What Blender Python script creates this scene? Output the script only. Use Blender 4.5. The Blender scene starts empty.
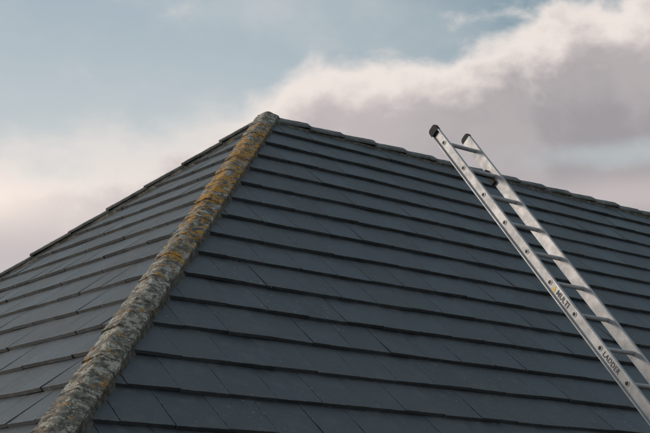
import bpy, bmesh, math, random
from mathutils import Vector, Matrix, noise
random.seed(7)
scene=bpy.context.scene
R=math.radians

# ------------------------------------------------------------ layout
F_PX=1308.0; PITCH=R(14.1)
KTAN=0.865
HC=3.95                              # camera height above ground
ROT=R(37.9)                          # ridge direction
AX,AY,AZ=-0.57,12.0,3.955+HC          # apex of the hip
RIDGE_L=9.5
THL=R(50)
phi=math.atan(KTAN); C,S=math.cos(phi),math.sin(phi)
xc=Vector((math.cos(ROT),math.sin(ROT),0)); yc=Vector((-math.sin(ROT),math.cos(ROT),0))
def px_dir(x,y):
    dx=x-325; dy=y-216.5
    return Vector((dx,F_PX*math.cos(PITCH)+dy*math.sin(PITCH),F_PX*math.sin(PITCH)-dy*math.cos(PITCH)))
lt=px_dir(429.5,126); lt=lt*(10.0/lt.y)+Vector((0,0,HC))
rel=lt-Vector((AX,AY,AZ))
LT=Vector((rel.dot(xc),rel.dot(yc),lt.z))      # ladder top in house coords
# where the ladder meets the roof plane -> eave
gap=(LT.z-AZ)-KTAN*LT.y
run=gap/(math.tan(THL)-KTAN)
E=-(LT.y-run)-0.02
EZ=AZ-KTAN*E
print('EAVE',E,EZ)

# ------------------------------------------------------------ helpers
def new_mat(name):
    m=bpy.data.materials.new(name); m.use_nodes=True
    nt=m.node_tree; b=nt.nodes['Principled BSDF']; return m,nt,b
def N(nt,t,**kw):
    n=nt.nodes.new(t)
    for k,v in kw.items(): setattr(n,k,v)
    return n
def mathn(nt,op,a,b=None,c=None,clamp=False):
    n=nt.nodes.new('ShaderNodeMath'); n.operation=op; n.use_clamp=clamp
    for i,v in enumerate((a,b,c)):
        if v is None: continue
        if isinstance(v,(int,float)): n.inputs[i].default_value=v
        else: nt.links.new(v,n.inputs[i])
    return n.outputs[0]
def mixc(nt,f,a,b,mode='MIX'):
    n=nt.nodes.new('ShaderNodeMix'); n.data_type='RGBA'; n.blend_type=mode
    for sock,v in ((n.inputs['Factor'],f),(n.inputs[6],a),(n.inputs[7],b)):
        if isinstance(v,(int,float)): sock.default_value=v
        elif isinstance(v,tuple): sock.default_value=(v[0],v[1],v[2],1)
        else: nt.links.new(v,sock)
    return n.outputs[2]
def noise_n(nt,vec,scale,detail=4,rough=0.55,dist=0.0):
    n=nt.nodes.new('ShaderNodeTexNoise'); n.inputs['Scale'].default_value=scale
    n.inputs['Detail'].default_value=detail; n.inputs['Roughness'].default_value=rough
    n.inputs['Distortion'].default_value=dist
    if vec is not None: nt.links.new(vec,n.inputs['Vector'])
    return n.outputs['Fac']
def maprange(nt,v,a,b,c=0.0,d=1.0,smooth=True):
    n=nt.nodes.new('ShaderNodeMapRange'); n.interpolation_type='SMOOTHSTEP' if smooth else 'LINEAR'
    for s,x in zip(('From Min','From Max','To Min','To Max'),(a,b,c,d)):
        if isinstance(x,(int,float)): n.inputs[s].default_value=x
        else: nt.links.new(x,n.inputs[s])
    nt.links.new(v,n.inputs['Value']); return n.outputs['Result']
def bump(nt,h,b,strength=0.4,dist=0.01):
    n=nt.nodes.new('ShaderNodeBump'); n.inputs['Strength'].default_value=strength
    n.inputs['Distance'].default_value=dist
    nt.links.new(h,n.inputs['Height']); nt.links.new(n.outputs[0],b.inputs['Normal'])
def objc(nt): return nt.nodes.new('ShaderNodeTexCoord').outputs['Object']
def mesh_obj(name,verts,faces,mat,parent=None,smooth=False):
    me=bpy.data.meshes.new(name); me.from_pydata([tuple(v) for v in verts],[],faces); me.update()
    bm=bmesh.new(); bm.from_mesh(me); bmesh.ops.recalc_face_normals(bm,faces=bm.faces); bm.to_mesh(me); bm.free()
    if smooth:
        for p in me.polygons: p.use_smooth=True
    o=bpy.data.objects.new(name,me); scene.collection.objects.link(o)
    if mat: me.materials.append(mat)
    if parent: o.parent=parent
    return o
class MB:
    def __init__(s): s.v=[]; s.f=[]
    def box(s,x0,x1,y0,y1,z0,z1):
        b=len(s.v)
        s.v+= [Vector(p) for p in ((x0,y0,z0),(x1,y0,z0),(x1,y1,z0),(x0,y1,z0),(x0,y0,z1),(x1,y0,z1),(x1,y1,z1),(x0,y1,z1))]
        s.f+= [tuple(b+i for i in q) for q in ((0,3,2,1),(4,5,6,7),(0,1,5,4),(1,2,6,5),(2,3,7,6),(3,0,4,7))]
    def prism(s,ring0,ring1):
        b=len(s.v); n=len(ring0); s.v+=list(ring0)+list(ring1)
        for i in range(n):
            j=(i+1)%n; s.f.append((b+i,b+j,b+n+j,b+n+i))
        s.f.append(tuple(b+i for i in range(n))[::-1]); s.f.append(tuple(b+n+i for i in range(n)))
    def obj(s,name,mat,parent=None,smooth=False): return mesh_obj(name,s.v,s.f,mat,parent,smooth)

# ------------------------------------------------------------ materials
# slate-grey concrete tile
m_tile,nt,b=new_mat('roof_tile_concrete')
oc=objc(nt); geo=N(nt,'ShaderNodeNewGeometry'); rnd=geo.outputs['Random Per Island']
col=mixc(nt,rnd,(0.044,0.052,0.059),(0.084,0.094,0.103))
n2=noise_n(nt,oc,9,4,0.65)
n1=noise_n(nt,oc,1.3,3,0.6); col=mixc(nt,maprange(nt,n1,0.35,0.7,0,0.55),col,(0.047,0.053,0.059))
col=mixc(nt,maprange(nt,n2,0.44,0.72,0,0.55),col,(0.135,0.142,0.142))
n3=noise_n(nt,oc,140,2,0.7); col=mixc(nt,maprange(nt,n3,0.35,0.7,0,0.5),col,(0.034,0.038,0.042))
vo=N(nt,'ShaderNodeTexVoronoi'); vo.inputs['Scale'].default_value=16; nt.links.new(oc,vo.inputs['Vector'])
sp=maprange(nt,mathn(nt,'ADD',vo.outputs['Distance'],mathn(nt,'MULTIPLY',n3,0.12)),0.10,0.26,1,0)
sp=mathn(nt,'MULTIPLY',sp,maprange(nt,n1,0.45,0.62))
col=mixc(nt,mathn(nt,'MULTIPLY',sp,0.7),col,(0.27,0.275,0.25))
nt.links.new(col,b.inputs['Base Color'])
nt.links.new(maprange(nt,mathn(nt,'ADD',mathn(nt,'MULTIPLY',n2,0.6),mathn(nt,'MULTIPLY',rnd,0.3)),0.2,0.7,0.40,0.64),b.inputs['Roughness'])
b.inputs['Specular IOR Level'].default_value=0.5
bump(nt,mathn(nt,'ADD',n3,mathn(nt,'MULTIPLY',n2,1.2)),b,0.5,0.004)
# worn arris of the tiles
m_edge,nt,b=new_mat('roof_tile_worn_edge')
n3=noise_n(nt,objc(nt),25,3,0.7)
nt.links.new(mixc(nt,maprange(nt,n3,0.4,0.65),(0.07,0.075,0.08),(0.22,0.225,0.22)),b.inputs['Base Color']); b.inputs['Roughness'].default_value=0.7

# ridge tile: darker weathered concrete
m_ridge,nt,b=new_mat('ridge_tile_concrete')
oc=objc(nt); n1=noise_n(nt,oc,5,5,0.65); n3=noise_n(nt,oc,60,3,0.7)
col=mixc(nt,maprange(nt,n1,0.35,0.65),(0.075,0.08,0.082),(0.17,0.17,0.16))
col=mixc(nt,maprange(nt,n3,0.55,0.7,0,0.6),col,(0.28,0.28,0.25))
nt.links.new(col,b.inputs['Base Color']); b.inputs['Roughness'].default_value=0.85
bump(nt,mathn(nt,'ADD',n1,n3),b,0.6,0.008)

# lichen covered hip tile
m_hip,nt,b=new_mat('hip_tile_lichen')
oc=objc(nt); sep=N(nt,'ShaderNodeSeparateXYZ'); nt.links.new(oc,sep.inputs[0])
nB=noise_n(nt,oc,26,5,0.75,0.3); nC=noise_n(nt,oc,75,4,0.75)
nD=noise_n(nt,oc,13,5,0.75,0.5)
col=mixc(nt,maprange(nt,nB,0.40,0.58),(0.085,0.075,0.060),(0.26,0.235,0.19))
col=mixc(nt,maprange(nt,nD,0.505,0.55,0,0.85),col,(0.50,0.475,0.41))
col=mixc(nt,maprange(nt,nC,0.52,0.60,0,0.82),col,(0.06,0.054,0.043))
t=mathn(nt,'MULTIPLY',sep.outputs[0],-1.0)
zone=mathn(nt,'MULTIPLY',maprange(nt,t,-0.05,0.4,0.35,1.0),maprange(nt,t,1.5,3.1,1.0,0.68))
thr=mathn(nt,'SUBTRACT',0.70,mathn(nt,'MULTIPLY',zone,0.200))
oi=mathn(nt,'ADD',mathn(nt,'MULTIPLY',noise_n(nt,oc,7.5,5,0.75,0.8),0.6),mathn(nt,'MULTIPLY',nB,0.4))
om=maprange(nt,mathn(nt,'SUBTRACT',oi,thr),-0.012,0.018)
om=mathn(nt,'MULTIPLY',om,maprange(nt,nC,0.56,0.64,1,0.2))
oc2=mixc(nt,maprange(nt,nC,0.35,0.6),(0.30,0.12,0.015),(0.74,0.39,0.065))
col=mixc(nt,mathn(nt,'MULTIPLY',om,0.92),col,oc2)
nt.links.new(col,b.inputs['Base Color']); b.inputs['Roughness'].default_value=0.92
bump(nt,mathn(nt,'ADD',mathn(nt,'ADD',nB,nC),om),b,0.9,0.010)

m_mortar,nt,b=new_mat('mortar')
oc=objc(nt); n1=noise_n(nt,oc,18,5,0.7); n2=noise_n(nt,oc,80,3,0.7)
col=mixc(nt,maprange(nt,n1,0.35,0.65),(0.06,0.056,0.046),(0.19,0.175,0.145))
nt.links.new(col,b.inputs['Base Color']); b.inputs['Roughness'].default_value=0.95
bump(nt,mathn(nt,'ADD',n1,n2),b,1.0,0.015)

m_under,nt,b=new_mat('roof_underlay'); b.inputs['Base Color'].default_value=(0.02,0.02,0.022,1); b.inputs['Roughness'].default_value=0.9

m_alu,nt,b=new_mat('aluminium')
oc=objc(nt)
n1=noise_n(nt,oc,6,5,0.7); n2=noise_n(nt,oc,70,4,0.7)
mpz=N(nt,'ShaderNodeMapping'); nt.links.new(oc,mpz.inputs[0]); mpz.inputs['Rotation'].default_value=(-THL,0,0); mpz.inputs['Scale'].default_value=(60,3,60)
n4=noise_n(nt,mpz.outputs[0],2,4,0.7)
col=mixc(nt,maprange(nt,n1,0.35,0.7),(0.46,0.46,0.47),(0.37,0.375,0.385))
col=mixc(nt,maprange(nt,n4,0.5,0.7,0,0.3),col,(0.26,0.26,0.265))
col=mixc(nt,maprange(nt,n2,0.58,0.72,0,0.45),col,(0.22,0.21,0.2))
nt.links.new(col,b.inputs['Base Color']); b.inputs['Metallic'].default_value=0.3
nt.links.new(maprange(nt,n1,0.3,0.7,0.52,0.66),b.inputs['Roughness'])
m_black,nt,b=new_mat('black_plastic')
n1=noise_n(nt,objc(nt),40,4); nt.links.new(mixc(nt,n1,(0.012,0.012,0.013),(0.035,0.035,0.037)),b.inputs['Base Color']); b.inputs['Roughness'].default_value=0.75; b.inputs['Specular IOR Level'].default_value=0.3
m_bore_shade,nt,b=new_mat('rung_bore_shade'); b.inputs['Base Color'].default_value=(0.025,0.025,0.03,1); b.inputs['Roughness'].default_value=0.7  # near-black colour standing in for the shade inside hollow rung ends
m_text,nt,b=new_mat('label_ink'); b.inputs['Roughness'].default_value=0.6
n1=noise_n(nt,objc(nt),90,3,0.7); nt.links.new(mixc(nt,maprange(nt,n1,0.55,0.65),(0.05,0.055,0.075),(0.3,0.3,0.3)),b.inputs['Base Color'])
m_yel,nt,b=new_mat('label_yellow'); b.inputs['Base Color'].default_value=(0.62,0.42,0.04,1); b.inputs['Roughness'].default_value=0.5

m_brick,nt,b=new_mat('brick')
oc=objc(nt); sx=N(nt,'ShaderNodeSeparateXYZ'); nt.links.new(oc,sx.inputs[0])
cb=N(nt,'ShaderNodeCombineXYZ'); nt.links.new(mathn(nt,'ADD',sx.outputs[0],sx.outputs[1]),cb.inputs[0]); nt.links.new(sx.outputs[2],cb.inputs[1])
br=N(nt,'ShaderNodeTexBrick'); nt.links.new(cb.outputs[0],br.inputs['Vector']); br.inputs['Scale'].default_value=1
br.inputs['Brick Width'].default_value=0.225; br.inputs['Row Height'].default_value=0.075; br.inputs['Mortar Size'].default_value=0.006
br.inputs['Color1'].default_value=(0.28,0.12,0.07,1); br.inputs['Color2'].default_value=(0.20,0.09,0.06,1); br.inputs['Mortar'].default_value=(0.32,0.30,0.27,1)
nt.links.new(br.outputs['Color'],b.inputs['Base Color']); b.inputs['Roughness'].default_value=0.9
m_white,nt,b=new_mat('white_upvc'); b.inputs['Base Color'].default_value=(0.75,0.75,0.73,1); b.inputs['Roughness'].default_value=0.4
m_glass,nt,b=new_mat('window_glass'); b.inputs['Base Color'].default_value=(0.03,0.04,0.045,1); b.inputs['Roughness'].default_value=0.05
m_gnd,nt,b=new_mat('grass_ground')
oc=objc(nt); n1=noise_n(nt,oc,0.4,4,0.6); n2=noise_n(nt,oc,30,3,0.7)
col=mixc(nt,n1,(0.045,0.07,0.025),(0.08,0.10,0.04)); col=mixc(nt,n2,col,(0.04,0.05,0.02))
nt.links.new(col,b.inputs['Base Color']); b.inputs['Roughness'].default_value=1
m_pave,nt,b=new_mat('paving')
oc=objc(nt); n1=noise_n(nt,oc,3,4,0.6); nt.links.new(mixc(nt,n1,(0.2,0.19,0.18),(0.3,0.29,0.27)),b.inputs['Base Color']); b.inputs['Roughness'].default_value=0.9

# ------------------------------------------------------------ house
house=bpy.data.objects.new('brick_house',None); scene.collection.objects.link(house)
house.location=(AX,AY,0); house.rotation_euler=(0,0,ROT)
L=RIDGE_L; G=0.345; TW=0.33

def clip(poly,a,b_,c):   # keep a*u+b*v+c>=0
    out=[]
    for i in range(len(poly)):
        p=poly[i]; q=poly[(i+1)%len(poly)]
        fp=a*p[0]+b_*p[1]+c; fq=a*q[0]+b_*q[1]+c
        if fp>=0: out.append(p)
        if (fp>=0)!=(fq>=0):
            t=fp/(fp-fq); out.append((p[0]+(q[0]-p[0])*t,p[1]+(q[1]-p[1])*t))
    return out
def area(p): return abs(sum(p[i][0]*p[(i+1)%len(p)][1]-p[(i+1)%len(p)][0]*p[i][1] for i in range(len(p))))/2
VM=E/C
def tile_face(name,org,ud,dd,nn,planes,u0,u1,seed):
    rs=random.Random(seed); mb=MB()
    nrow=int(VM/G)+1
    for r in range(nrow):
        vl=VM+0.04-r*G; vh=vl-G-0.03
        if vl<0.06: break
        off=(0.5*TW if r%2 else 0)+rs.uniform(-0.012,0.012)
        u=u0-TW+off
        while u<u1+TW:
            a,b2=u+0.0025,u+TW-0.0025
            dl=rs.uniform(-0.005,0.005); poly=[(a,max(vh,0.0)),(b2,max(vh,0.0)),(b2,vl+dl+rs.uniform(-.002,.002)),(a,vl+dl)]
            for pl in planes: 
                if len(poly)>2: poly=clip(poly,*pl)
            if len(poly)>2 and area(poly)>0.002:
                lift=rs.uniform(-0.0015,0.0045); tw=rs.uniform(-0.014,0.014); cu=(a+b2)/2
                def hh(p):
                    f=(p[1]-vh)/(G+0.03)
                    wav=0.014*noise.noise(Vector((p[0]*0.35,p[1]*0.35,seed*3.1)))+0.004*noise.noise(Vector((p[0]*2,r*1.7,seed)))
                    return f,wav+lift*f+tw*(p[0]-cu)*f
                top=[];bot=[]
                for p in poly:
                    f,w=hh(p); P=org+ud*p[0]+dd*p[1]
                    top.append(P+nn*(0.017+0.028*f+w)); bot.append(P+nn*(-0.006+0.025*f+w))
                mb.prism(bot,top)
            u+=TW
    o=mb.obj(name,m_tile,house); o.data.materials.append(m_edge)
    bv=o.modifiers.new('edge_wear','BEVEL'); bv.width=0.0036; bv.segments=1; bv.limit_method='ANGLE'; bv.angle_limit=R(50); bv.material=1
    return o
A0=Vector((0,0,AZ)); A1=Vector((L,0,AZ))
g=0.02
tile_face('front_slope_tiles',A0,Vector((1,0,0)),Vector((0,-C,-S)),Vector((0,-S,C)),[(1,C,-g),(-1,C,L-g)],-E,L+E,1)
tile_face('end_slope_tiles',A0,Vector((0,1,0)),Vector((-C,0,-S)),Vector((-S,0,C)),[(1,C,-g),(-1,C,-g)],-E,E,2)
tile_face('back_slope_tiles',A0,Vector((1,0,0)),Vector((0,C,-S)),Vector((0,S,C)),[(1,C,-g),(-1,C,L-g)],-E,L+E,3)
tile_face('far_end_slope_tiles',A1,Vector((0,1,0)),Vector((C,0,-S)),Vector((S,0,C)),[(1,C,-g),(-1,C,-g)],-E,E,4)
# roof deck
e=E-0.01; zz=AZ-KTAN*e-0.012; za=AZ-0.012
mesh_obj('roof_deck',[(0,0,za),(L,0,za),(-e,-e,zz),(L+e,-e,zz),(L+e,e,zz),(-e,e,zz),(-e,-e,zz-.03),(L+e,-e,zz-.03),(L+e,e,zz-.03),(-e,e,zz-.03)],
 [(0,2,3,1),(1,3,4),(1,4,5,0),(0,5,2),(2,6,7,3),(3,7,8,4),(4,8,9,5),(5,9,6,2),(6,9,8,7)],m_under,house)

# ridge / hip caps
def caps(name,p0,d,length,cdrop,mat,hw,seg=0.42,seed=0,rough=0.004,base=0.052,r0=0.035,step=0.016):
    d=d.normalized(); side=Vector((d.y,-d.x,0)).normalized(); up=side.cross(d)
    if up.z<0: up=-up
    rs=random.Random(seed); mb=MB(); K=18; J=14
    n=int(math.ceil(length/seg))
    for i in range(n):
        s0=i*seg; s1=min(length,(i+1)*seg+0.02)
        dh=rs.uniform(-0.004,0.004); ds=rs.uniform(-0.004,0.004); yaw=rs.uniform(-0.006,0.006)
        th=0.02
        outer=[];inner=[]
        for j in range(J+1):
            f=j/J; s=s0+(s1-s0)*f
            ro=[];ri=[]
            wj=hw*(0.985+0.03*f)
            for k in range(K+1):
                w=(2*k/K-1)*wj
                h=base+step*f+dh - cdrop*(math.sqrt(w*w+r0*r0)-r0)
                P=p0+d*s+side*(w+ds+yaw*(f-.5))+up*h
                nz=noise.noise(P*9+Vector((seed,0,0)))*rough*0.5+noise.noise(P*40)*rough*0.7
                P=P+up*nz+side*noise.noise(P*22+Vector((5,5,5)))*rough*(abs(w)/hw)**2*1.2
                ro.append(P); ri.append(P-up*th)
            outer.append(ro); inner.append(ri)
        b=len(mb.v); W=K+1
        for ro in outer: mb.v+=ro
        for ri in inner: mb.v+=ri
        o2=W*(J+1)
        for j in range(J):
            for k in range(K):
                q=b+j*W+k
                mb.f.append((q,q+1,q+W+1,q+W)); q+=o2; mb.f.append((q,q+W,q+W+1,q+1))
        for k in range(K):
            q=b+k; mb.f.append((q,q+o2,q+o2+1,q+1)); q=b+J*W+k; mb.f.append((q,q+1,q+o2+1,q+o2))
        for j in range(J):
            q=b+j*W; mb.f.append((q,q+W,q+W+o2,q+o2)); q=b+j*W+K; mb.f.append((q,q+o2,q+W+o2,q+W))
    o=mb.obj(name,mat,house,True)
    m=o.modifiers.new('es','EDGE_SPLIT'); m.split_angle=R(50)
    # mortar bed
    mb=MB(); nn=int(length/0.02)
    ws=[-1,-0.94,-0.5,0.5,0.94,1]
    for i in range(nn+1):
        s=length*i/nn
        ring=[]
        for k,wf in enumerate(ws):
            w=wf*(hw-0.002)
            P=p0+d*s
            ex=noise.noise(P*11+Vector((wf*7,0,seed)))*0.008+noise.noise(P*37+Vector((wf*7,0,seed)))*0.006
            if k in (0,5):
                w=wf*(hw+0.005)+math.copysign(ex,wf); h=-cdrop*(abs(w)-r0)-0.02
            else: h=base-0.018-cdrop*(math.sqrt(w*w+r0*r0)-r0)+ (ex*0.3)
            ring.append(P+side*w+up*h)
        mb.v+=ring
    for i in range(nn):
        for k in range(5):
            q=i*6+k; mb.f.append((q,q+1,q+7,q+6))
    mb.obj(name+'_mortar',m_mortar,house,True)
hipd=lambda sx,sy:Vector((sx,sy,-KTAN))
hl=E*math.sqrt(2+KTAN*KTAN)+0.02
hc=(KTAN/math.sqrt(2))*math.cos(math.atan(KTAN/math.sqrt(2)))
def hipcaps(nm,A,sx,sy,mat,seed,hw,rough,base,step,st=0.06,r0=0.03):
    d=hipd(sx,sy).normalized(); caps(nm,A+d*st,d,hl-st,hc,mat,hw,0.42,seed,rough,base=base,step=step,r0=r0)
hipcaps('front_hip_tiles',A0,-1,-1,m_hip,11,0.106,0.008,0.088,0.008,-0.03,0.02)
hipcaps('back_hip_tiles',A0,-1,1,m_ridge,12,0.105,0.004,0.064,0.018)
hipcaps('far_front_hip_tiles',A1,1,-1,m_ridge,13,0.11,0.004,0.062,0.012)
hipcaps('far_back_hip_tiles',A1,1,1,m_ridge,14,0.11,0.004,0.062,0.012)
caps('ridge_tiles',A0+Vector((0.02,0,0)),Vector((1,0,0)),L-0.02,KTAN*0.95,m_ridge,0.105,0.42,15,0.004,base=0.050,step=0.022)
def lump(name,c,rx,ry,rz,mat):
    bm=bmesh.new(); bmesh.ops.create_icosphere(bm,subdivisions=4,radius=1)
    for v in bm.verts:
        p=v.co.copy(); n=1+0.10*noise.noise(p*2.1)+0.05*noise.noise(p*6)
        v.co=Vector((p.x*rx,p.y*ry,max(p.z,-0.9)*rz))*n+c
    me=bpy.data.meshes.new(name); bm.to_mesh(me); bm.free()
    for p in me.polygons: p.use_smooth=True
    me.materials.append(mat); o=bpy.data.objects.new(name,me); scene.collection.objects.link(o); o.parent=house
lump('apex_mortar',A0+Vector((0.03,0.02,0.01)),0.13,0.10,0.075,m_mortar)
lump('far_apex_mortar',A1+Vector((0,0,0.01)),0.14,0.12,0.08,m_mortar)

# walls, eaves, gutter
OV=0.45; x0,x1,y0,y1=-E+OV,L+E-OV,-E+OV,E-OV
wt=EZ-0.08; mbw=MB(); mbf=MB(); mbg=MB(); mbs=MB()
T=0.28
def wall(axis,fixed,a0,a1,openings,outward):
    cur=a0
    lo,hi=(fixed-T,fixed) if outward>0 else (fixed,fixed+T)
    def bx(mb,p,q,z0,z1,l=lo,h=hi):
        if axis=='x': mb.box(p,q,l,h,z0,z1)
        else: mb.box(l,h,p,q,z0,z1)
    for (a,b,z0,z1) in sorted(openings):
        bx(mbw,cur,a,0,wt)
        if z0>0: bx(mbw,a,b,0,z0)
        bx(mbw,a,b,z1,wt); cur=b
        fm=(lo+hi)/2; l2,h2=fm-0.035,fm+0.035
        bx(mbf,a,a+.06,z0,z1,l2,h2); bx(mbf,b-.06,b,z0,z1,l2,h2)
        bx(mbf,a+.06,b-.06,z0,z0+.06,l2,h2); bx(mbf,a+.06,b-.06,z1-.06,z1,l2,h2)
        bx(mbf,(a+b)/2-.03,(a+b)/2+.03,z0+.06,z1-.06,l2,h2)
        bx(mbg,a+.06,b-.06,z0+.06,z1-.06,fm-0.008,fm+0.008)
        if z0>0:
            s0,s1=(hi-0.1,hi+0.05) if outward>0 else (lo-0.05,lo+0.1)
            bx(mbs,a-.05,b+.05,z0-.05,z0+0.003,s0,s1)
    bx(mbw,cur,a1,0,wt)
top=min(wt-0.15,2.1)
fo=[(x0+2,x0+3.8,0.9,top),(x0+6,x0+6.95,0,top),(x0+9,x0+11,0.9,top),(x1-4,x1-2,0.9,top)]
wall('x',y0,x0,x1,fo,-1); wall('x',y1,x0,x1,fo,1)
so=[(y0+2,y0+3.8,0.9,top),(y1-4,y1-2.2,0.9,top)]
wall('y',x0,y0+T,y1-T,so,-1); wall('y',x1,y0+T,y1-T,so,1)
mbw.obj('walls',m_brick,house); mbf.obj('window_frames',m_white,house); mbg.obj('window_glass',m_glass,house); mbs.obj('sills',m_pave,house)
mb=MB(); e2=E-0.03
mb.box(-e2,L+e2,-e2,-e2+.02,EZ-.20,EZ-.045); mb.box(-e2,L+e2,e2-.02,e2,EZ-.20,EZ-.045)
mb.box(-e2,-e2+.02,-e2+.02,e2-.02,EZ-.20,EZ-.045); mb.box(L+e2-.02,L+e2,-e2+.02,e2-.02,EZ-.20,EZ-.045)
mb.box(-e2+.02,L+e2-.02,-e2+.02,y0-.002,EZ-.19,EZ-.18); mb.box(-e2+.02,L+e2-.02,y1+.002,e2-.02,EZ-.19,EZ-.18)
mb.box(-e2+.02,x0-.002,y0,y1,EZ-.19,EZ-.18); mb.box(x1+.002,L+e2-.02,y0,y1,EZ-.19,EZ-.18)
mb.obj('fascia_and_soffit',m_white,house)
def gutter(pa,pb,outv):
    mb=MB(); K=8; r=0.056
    ring=[]
    for k in range(K+1):
        a=math.pi*k/K; ring.append((math.cos(a)*r,-math.sin(a)*r))
    for k in range(K,-1,-1):
        a=math.pi*k/K; ring.append((math.cos(a)*(r-.003),-math.sin(a)*(r-.003)))
    c=outv*(r+0.002)
    mb.prism([pa+c+outv*p[0]+Vector((0,0,p[1])) for p in ring],[pb+c+outv*p[0]+Vector((0,0,p[1])) for p in ring])
    return mb
gz=EZ-0.05
for nm,a,b_,o_ in (('front_gutter',(-e2,-e2,gz),(L+e2,-e2,gz),(0,-1,0)),('back_gutter',(-e2,e2,gz),(L+e2,e2,gz),(0,1,0)),
                   ('end_gutter',(-e2,-e2,gz),(-e2,e2,gz),(-1,0,0)),('far_end_gutter',(L+e2,-e2,gz),(L+e2,e2,gz),(1,0,0))):
    gutter(Vector(a),Vector(b_),Vector(o_)).obj(nm,m_black,house)

# ------------------------------------------------------------ ladder
ladder=bpy.data.objects.new('extension_ladder',None); scene.collection.objects.link(ladder)
ladder.location=(AX,AY,0); ladder.rotation_euler=(0,0,ROT)
LW=0.385; SW=0.090; FL=0.026; SP=0.335
xv=Vector((1,0,0)); av=Vector((0,-math.cos(THL),-math.sin(THL))); mv=Vector((0,-math.sin(THL),math.cos(THL)))
LL=(LT.z-0.03)/math.sin(THL)
def P(w,s,h): return LT+xv*w+av*s+mv*h
def stile(w0,sgn,s0,name):
    t=0.003; h=SW/2
    if sgn<0: pr=[(0,-h),(FL,-h),(FL,h),(0,h),(0,h-.010),(FL-t-.001,h-.006),(FL-t-.001,-h+.006),(0,-h+.010)]
    else: pr=[(0,-h),(FL,-h),(FL,-h+.010),(t+.001,-h+.006),(t+.001,h-.006),(FL,h-.010),(FL,h),(0,h)]
    mb=MB(); mb.prism([P(w0+a,s0,b_) for a,b_ in pr],[P(w0+a,LL-.04,b_) for a,b_ in pr])
    o=mb.obj(name,m_alu,ladder); bv=o.modifiers.new('b','BEVEL'); bv.width=.0012; bv.segments=2
stile(0,-1,0.03,'near_stile'); stile(LW-FL,1,0.03,'far_stile')
def cap(w0,s0,s1,mat,name):
    mb=MB(); hw=SW/2+0.003; r=0.032; pr=[]
    for k in range(7):
        a=math.pi/2*k/6; pr.append((s0+r-math.sin(a)*r,-hw+r-math.cos(a)*r))
    for k in range(7):
        a=math.pi/2*k/6; pr.append((s0+r-math.cos(a)*r,hw-r+math.sin(a)*r))
    pr+= [(s1,hw),(s1,-hw)]
    mb.prism([P(w0-.003,a,b_) for a,b_ in pr],[P(w0+FL+.003,a,b_) for a,b_ in pr])
    o=mb.obj(name,mat,ladder); bv=o.modifiers.new('b','BEVEL'); bv.width=.006; bv.segments=3; bv.limit_method='ANGLE'; bv.angle_limit=R(40)
cap(0,0,0.075,m_black,'near_end_cap'); cap(LW-FL,0,0.05,m_black,'far_end_cap')
cap(0,LL-.06,LL+.0,m_black,'near_foot'); cap(LW-FL,LL-.06,LL+.0,m_black,'far_foot')
mbr=MB(); mring=MB(); mdark=MB()
s=0.20; rung_s=[]
while s<LL-0.2:
    rung_s.append(s)
    pr=[]
    up=Vector((0,0,1)); bk=Vector((0,-1,0))
    for k in range(16):
        a=2*math.pi*k/16; x=math.cos(a)*0.018; y=math.sin(a)*0.017
        if y>0.011: y=0.011
        pr.append(bk*x+up*y)
    mbr.prism([P(FL-.002,s,0)+q for q in pr],[P(LW-FL+.002,s,0)+q for q in pr])
    for wv,sg in ((FL-.0045,-1),(LW-FL+.0045,1)):
        def circ(r,w): return [P(w,s,0)+av*(math.cos(2*math.pi*k/20)*r)+mv*(math.sin(2*math.pi*k/20)*r) for k in range(20)]
        a=circ(0.0205,wv); b_=circ(0.0205,wv+sg*.004); c=circ(0.0145,wv+sg*.004); dd=circ(0.0145,wv)
        q=len(mring.v); mring.v+=a+b_+c+dd
        for k in range(20):
            j=(k+1)%20
            for l in range(3): mring.f.append((q+l*20+k,q+l*20+j,q+(l+1)*20+j,q+(l+1)*20+k))
        q=len(mdark.v); mdark.v+=circ(0.0145,wv+sg*.0015); mdark.f.append(tuple(range(q,q+20)))  # flat disc with the shade of the rung bore painted in
    s+=SP
mbr.obj('rungs',m_alu,ladder,False); mring.obj('rung_collars',m_alu,ladder); mdark.obj('rung_bore_shade_discs',m_bore_shade,ladder)
def brk(w0,w1,s0,s1,h0,h1,mat,name):
    mb=MB(); mb.prism([P(w0,a,b_) for a,b_ in ((s0,h0),(s1,h0),(s1,h1),(s0,h1))],[P(w1,a,b_) for a,b_ in ((s0,h0),(s1,h0),(s1,h1),(s0,h1))])
    o=mb.obj(name,mat,ladder); bv=o.modifiers.new('b','BEVEL'); bv.width=.004; bv.segments=2
brk(FL+.002,FL+.03,0.44,0.60,-.052,-.012,m_black,'guide_bracket')
brk(LW-FL-.03,LW-FL-.002,0.44,0.60,-.052,-.012,m_black,'guide_bracket_far')
brk(FL+.03,LW-FL-.03,0.475,0.505,-.050,-.024,m_black,'lock_bar')
rot=Matrix((av,mv,Vector((-1,0,0)))).transposed()
def label(txt,s,size,mat,off=0.0012):
    cu=bpy.data.curves.new('lettering','FONT'); cu.body=txt; cu.size=size; cu.extrude=0.0004; cu.offset=off; cu.space_character=1.1
    cu.materials.append(mat)
    o=bpy.data.objects.new('lettering',cu); scene.collection.objects.link(o); o.parent=ladder
    mt=rot.to_4x4(); mt.translation=P(FL-.0062,s,-0.5*size*0.7); o.matrix_local=mt
def patch(s0,s1,h0,h1,mat,name,tri=False):
    v=[P(FL-.0052,s0,h0),P(FL-.0052,s1,h0),P(FL-.0052,s1,h1),P(FL-.0052,s0,h1)]
    if tri: v=[P(FL-.0058,s0,h0),P(FL-.0058,s1,h0),P(FL-.0058,(s0+s1)/2,h1)]
    mesh_obj(name,v,[tuple(range(len(v)))],mat,ladder)
r1=rung_s[5]+0.05
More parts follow.
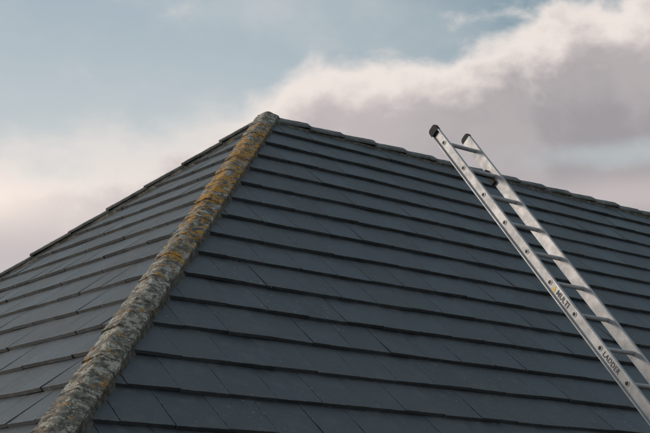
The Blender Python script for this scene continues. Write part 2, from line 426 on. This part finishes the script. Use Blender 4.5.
label('MULTI',r1+.05,0.052,m_text,0.0018); patch(r1-.008,r1+.038,-.022,.022,m_yel,'warning_mark',True)
r2=rung_s[7]+0.045
label('LADDER',r2,0.048,m_text,0.0006)

# ------------------------------------------------------------ ground
bpy.ops.mesh.primitive_plane_add(size=4000,location=(0,0,0)); gr=bpy.context.object; gr.name='ground'; gr.data.materials.append(m_gnd)
mb=MB(); mb.box(-E-1.5,L+E+1.5,-E-3.0,E+1.5,0.004,0.03)
pv=mb.obj('patio',m_pave); pv.location=(AX,AY,0); pv.rotation_euler=(0,0,ROT)

# ------------------------------------------------------------ world
SUN_AZ=R(-92); SUN_EL=R(14)
w=bpy.data.worlds.new('World'); scene.world=w; w.use_nodes=True
nt=w.node_tree; bg=nt.nodes['Background']; bg.inputs['Strength'].default_value=0.112
sky=N(nt,'ShaderNodeTexSky',sky_type='NISHITA'); sky.sun_disc=False; sky.sun_elevation=SUN_EL; sky.sun_rotation=SUN_AZ
sky.air_density=1.0; sky.dust_density=1.5; sky.ozone_density=1.0
tc=N(nt,'ShaderNodeTexCoord').outputs['Generated']
sp=N(nt,'ShaderNodeSeparateXYZ'); nt.links.new(tc,sp.inputs[0])
az=mathn(nt,'MULTIPLY',mathn(nt,'ARCTAN2',sp.outputs[0],sp.outputs[1]),57.2958)
el=mathn(nt,'MULTIPLY',mathn(nt,'ARCSINE',sp.outputs[2]),57.2958)
mp=N(nt,'ShaderNodeMapping'); nt.links.new(tc,mp.inputs[0]); mp.inputs['Scale'].default_value=(1,1,1.45)
nz1=noise_n(nt,mp.outputs[0],9,5,0.5,0.25)
nz2=noise_n(nt,mp.outputs[0],24,6,0.54,0.15)
nz3=noise_n(nt,mp.outputs[0],5,4,0.5,0.2)
un=mathn(nt,'DIVIDE',mathn(nt,'ADD',az,16),32,clamp=True)
fc=N(nt,'ShaderNodeFloatCurve'); nt.links.new(un,fc.inputs['Value'])
pts=[(-16,15.6),(-14.2,16.1),(-9.9,16.8),(-5.5,17.9),(-2.6,19.6),(-1.1,20.6),(2,21.1),(5.9,21.2),(8.1,21.7),(10.3,22.5),(14.2,23.4),(16,23.8)]
cv=fc.mapping.curves[0]; 
for i,(a,v) in enumerate(pts):
    x=(a+16)/32; y=v/30
    if i==0: cv.points[0].location=(x,y)
    elif i==len(pts)-1: cv.points[-1].location=(x,y)
    else: cv.points.new(x,y)
fc.mapping.update()
vb=mathn(nt,'MULTIPLY',fc.outputs[0],30)
d=mathn(nt,'SUBTRACT',vb,el)
d=mathn(nt,'ADD',d,mathn(nt,'MULTIPLY',mathn(nt,'SUBTRACT',nz1,0.5),3.2))
d=mathn(nt,'ADD',d,mathn(nt,'MULTIPLY',mathn(nt,'SUBTRACT',nz2,0.5),2.6))
right=maprange(nt,az,-8,0)
mask=maprange(nt,d,maprange(nt,right,0,1,-1.6,-0.5),maprange(nt,right,0,1,1.8,0.7))
def gauss(ca,ce,sa,se):
    a=mathn(nt,'POWER',mathn(nt,'ABSOLUTE',mathn(nt,'DIVIDE',mathn(nt,'SUBTRACT',az,ca),sa)),2)
    b=mathn(nt,'POWER',mathn(nt,'ABSOLUTE',mathn(nt,'DIVIDE',mathn(nt,'SUBTRACT',el,ce),se)),2)
    return mathn(nt,'EXPONENT',mathn(nt,'MULTIPLY',mathn(nt,'ADD',a,b),-1))
gapm=gauss(13.5,16.6,4.5,0.9)
gapm=maprange(nt,mathn(nt,'ADD',gapm,mathn(nt,'MULTIPLY',mathn(nt,'SUBTRACT',nz1,0.5),1.6)),0.25,0.95)
mask=mathn(nt,'MULTIPLY',mask,mathn(nt,'SUBTRACT',1,mathn(nt,'MULTIPLY',gapm,0.8)))
dd=mathn(nt,'ADD',d,mathn(nt,'MULTIPLY',mathn(nt,'SUBTRACT',nz2,0.5),3.0))
body=maprange(nt,dd,0.5,3.3)
bodyc=mixc(nt,maprange(nt,az,0,9),(4.5,4.1,4.15),(3.1,2.95,3.1))
bodyc=mixc(nt,maprange(nt,nz1,0.42,0.62,0,0.5),bodyc,(5.0,4.5,4.5))
colR=mixc(nt,body,(7.6,6.9,6.5),bodyc)
colL=mixc(nt,maprange(nt,dd,0.5,3.0),(7.4,6.8,6.4),mixc(nt,maprange(nt,nz3,0.35,0.65),(4.7,4.3,4.4),(5.9,5.3,5.2)))
ccol=mixc(nt,right,colL,colR)
glow=gauss(-17,14.4,6,1.6)
ccol=mixc(nt,glow,ccol,(8.8,7.7,7.0))
low=gauss(14,14.8,6,1.0)
ccol=mixc(nt,mathn(nt,'MULTIPLY',low,0.7),ccol,(5.6,4.9,4.9))
base=mixc(nt,maprange(nt,az,-6,14),(4.1,4.9,5.35),(2.0,3.0,3.55))
base=mixc(nt,0.25,base,sky.outputs[0])
base=mixc(nt,maprange(nt,el,24,16,0.0,0.6),base,(5.7,5.9,5.9))
veil=maprange(nt,mathn(nt,'ADD',mathn(nt,'MULTIPLY',nz3,0.7),mathn(nt,'MULTIPLY',nz2,0.3)),0.42,0.68,0.0,0.55)
base=mixc(nt,mathn(nt,'MULTIPLY',veil,maprange(nt,az,12,-10,0.35,1.0)),base,(6.0,6.0,5.9))
puff=gauss(8.3,22.7,2.6,0.5)
puff=maprange(nt,mathn(nt,'ADD',puff,mathn(nt,'MULTIPLY',mathn(nt,'SUBTRACT',nz2,0.5),3.0)),0.35,1.3,0,0.7)
base=mixc(nt,puff,base,(7.2,6.7,6.4))
fin=mixc(nt,mask,base,ccol)
nt.links.new(fin,bg.inputs['Color'])

sl=bpy.data.lights.new('sun','SUN'); sl.energy=2.0; sl.angle=R(12); sl.color=(1.0,0.87,0.74)
so_=bpy.data.objects.new('sun',sl); scene.collection.objects.link(so_)
sd=Vector((math.sin(SUN_AZ)*math.cos(SUN_EL),math.cos(SUN_AZ)*math.cos(SUN_EL),math.sin(SUN_EL)))
so_.rotation_euler=sd.to_track_quat('Z','Y').to_euler()

# ------------------------------------------------------------ camera
cam=bpy.data.cameras.new('camera'); co=bpy.data.objects.new('camera',cam); scene.collection.objects.link(co)
cam.sensor_width=36; cam.lens=F_PX/650*36; cam.clip_end=6000; cam.clip_start=0.1
co.location=(0,0,HC)
co.rotation_euler=(Matrix.Rotation(R(90)+PITCH,3,'X')@Matrix.Rotation(R(0.9),3,'Z')).to_euler()
scene.camera=co
scene.view_settings.view_transform='Standard'; scene.view_settings.look='None'; scene.view_settings.exposure=0
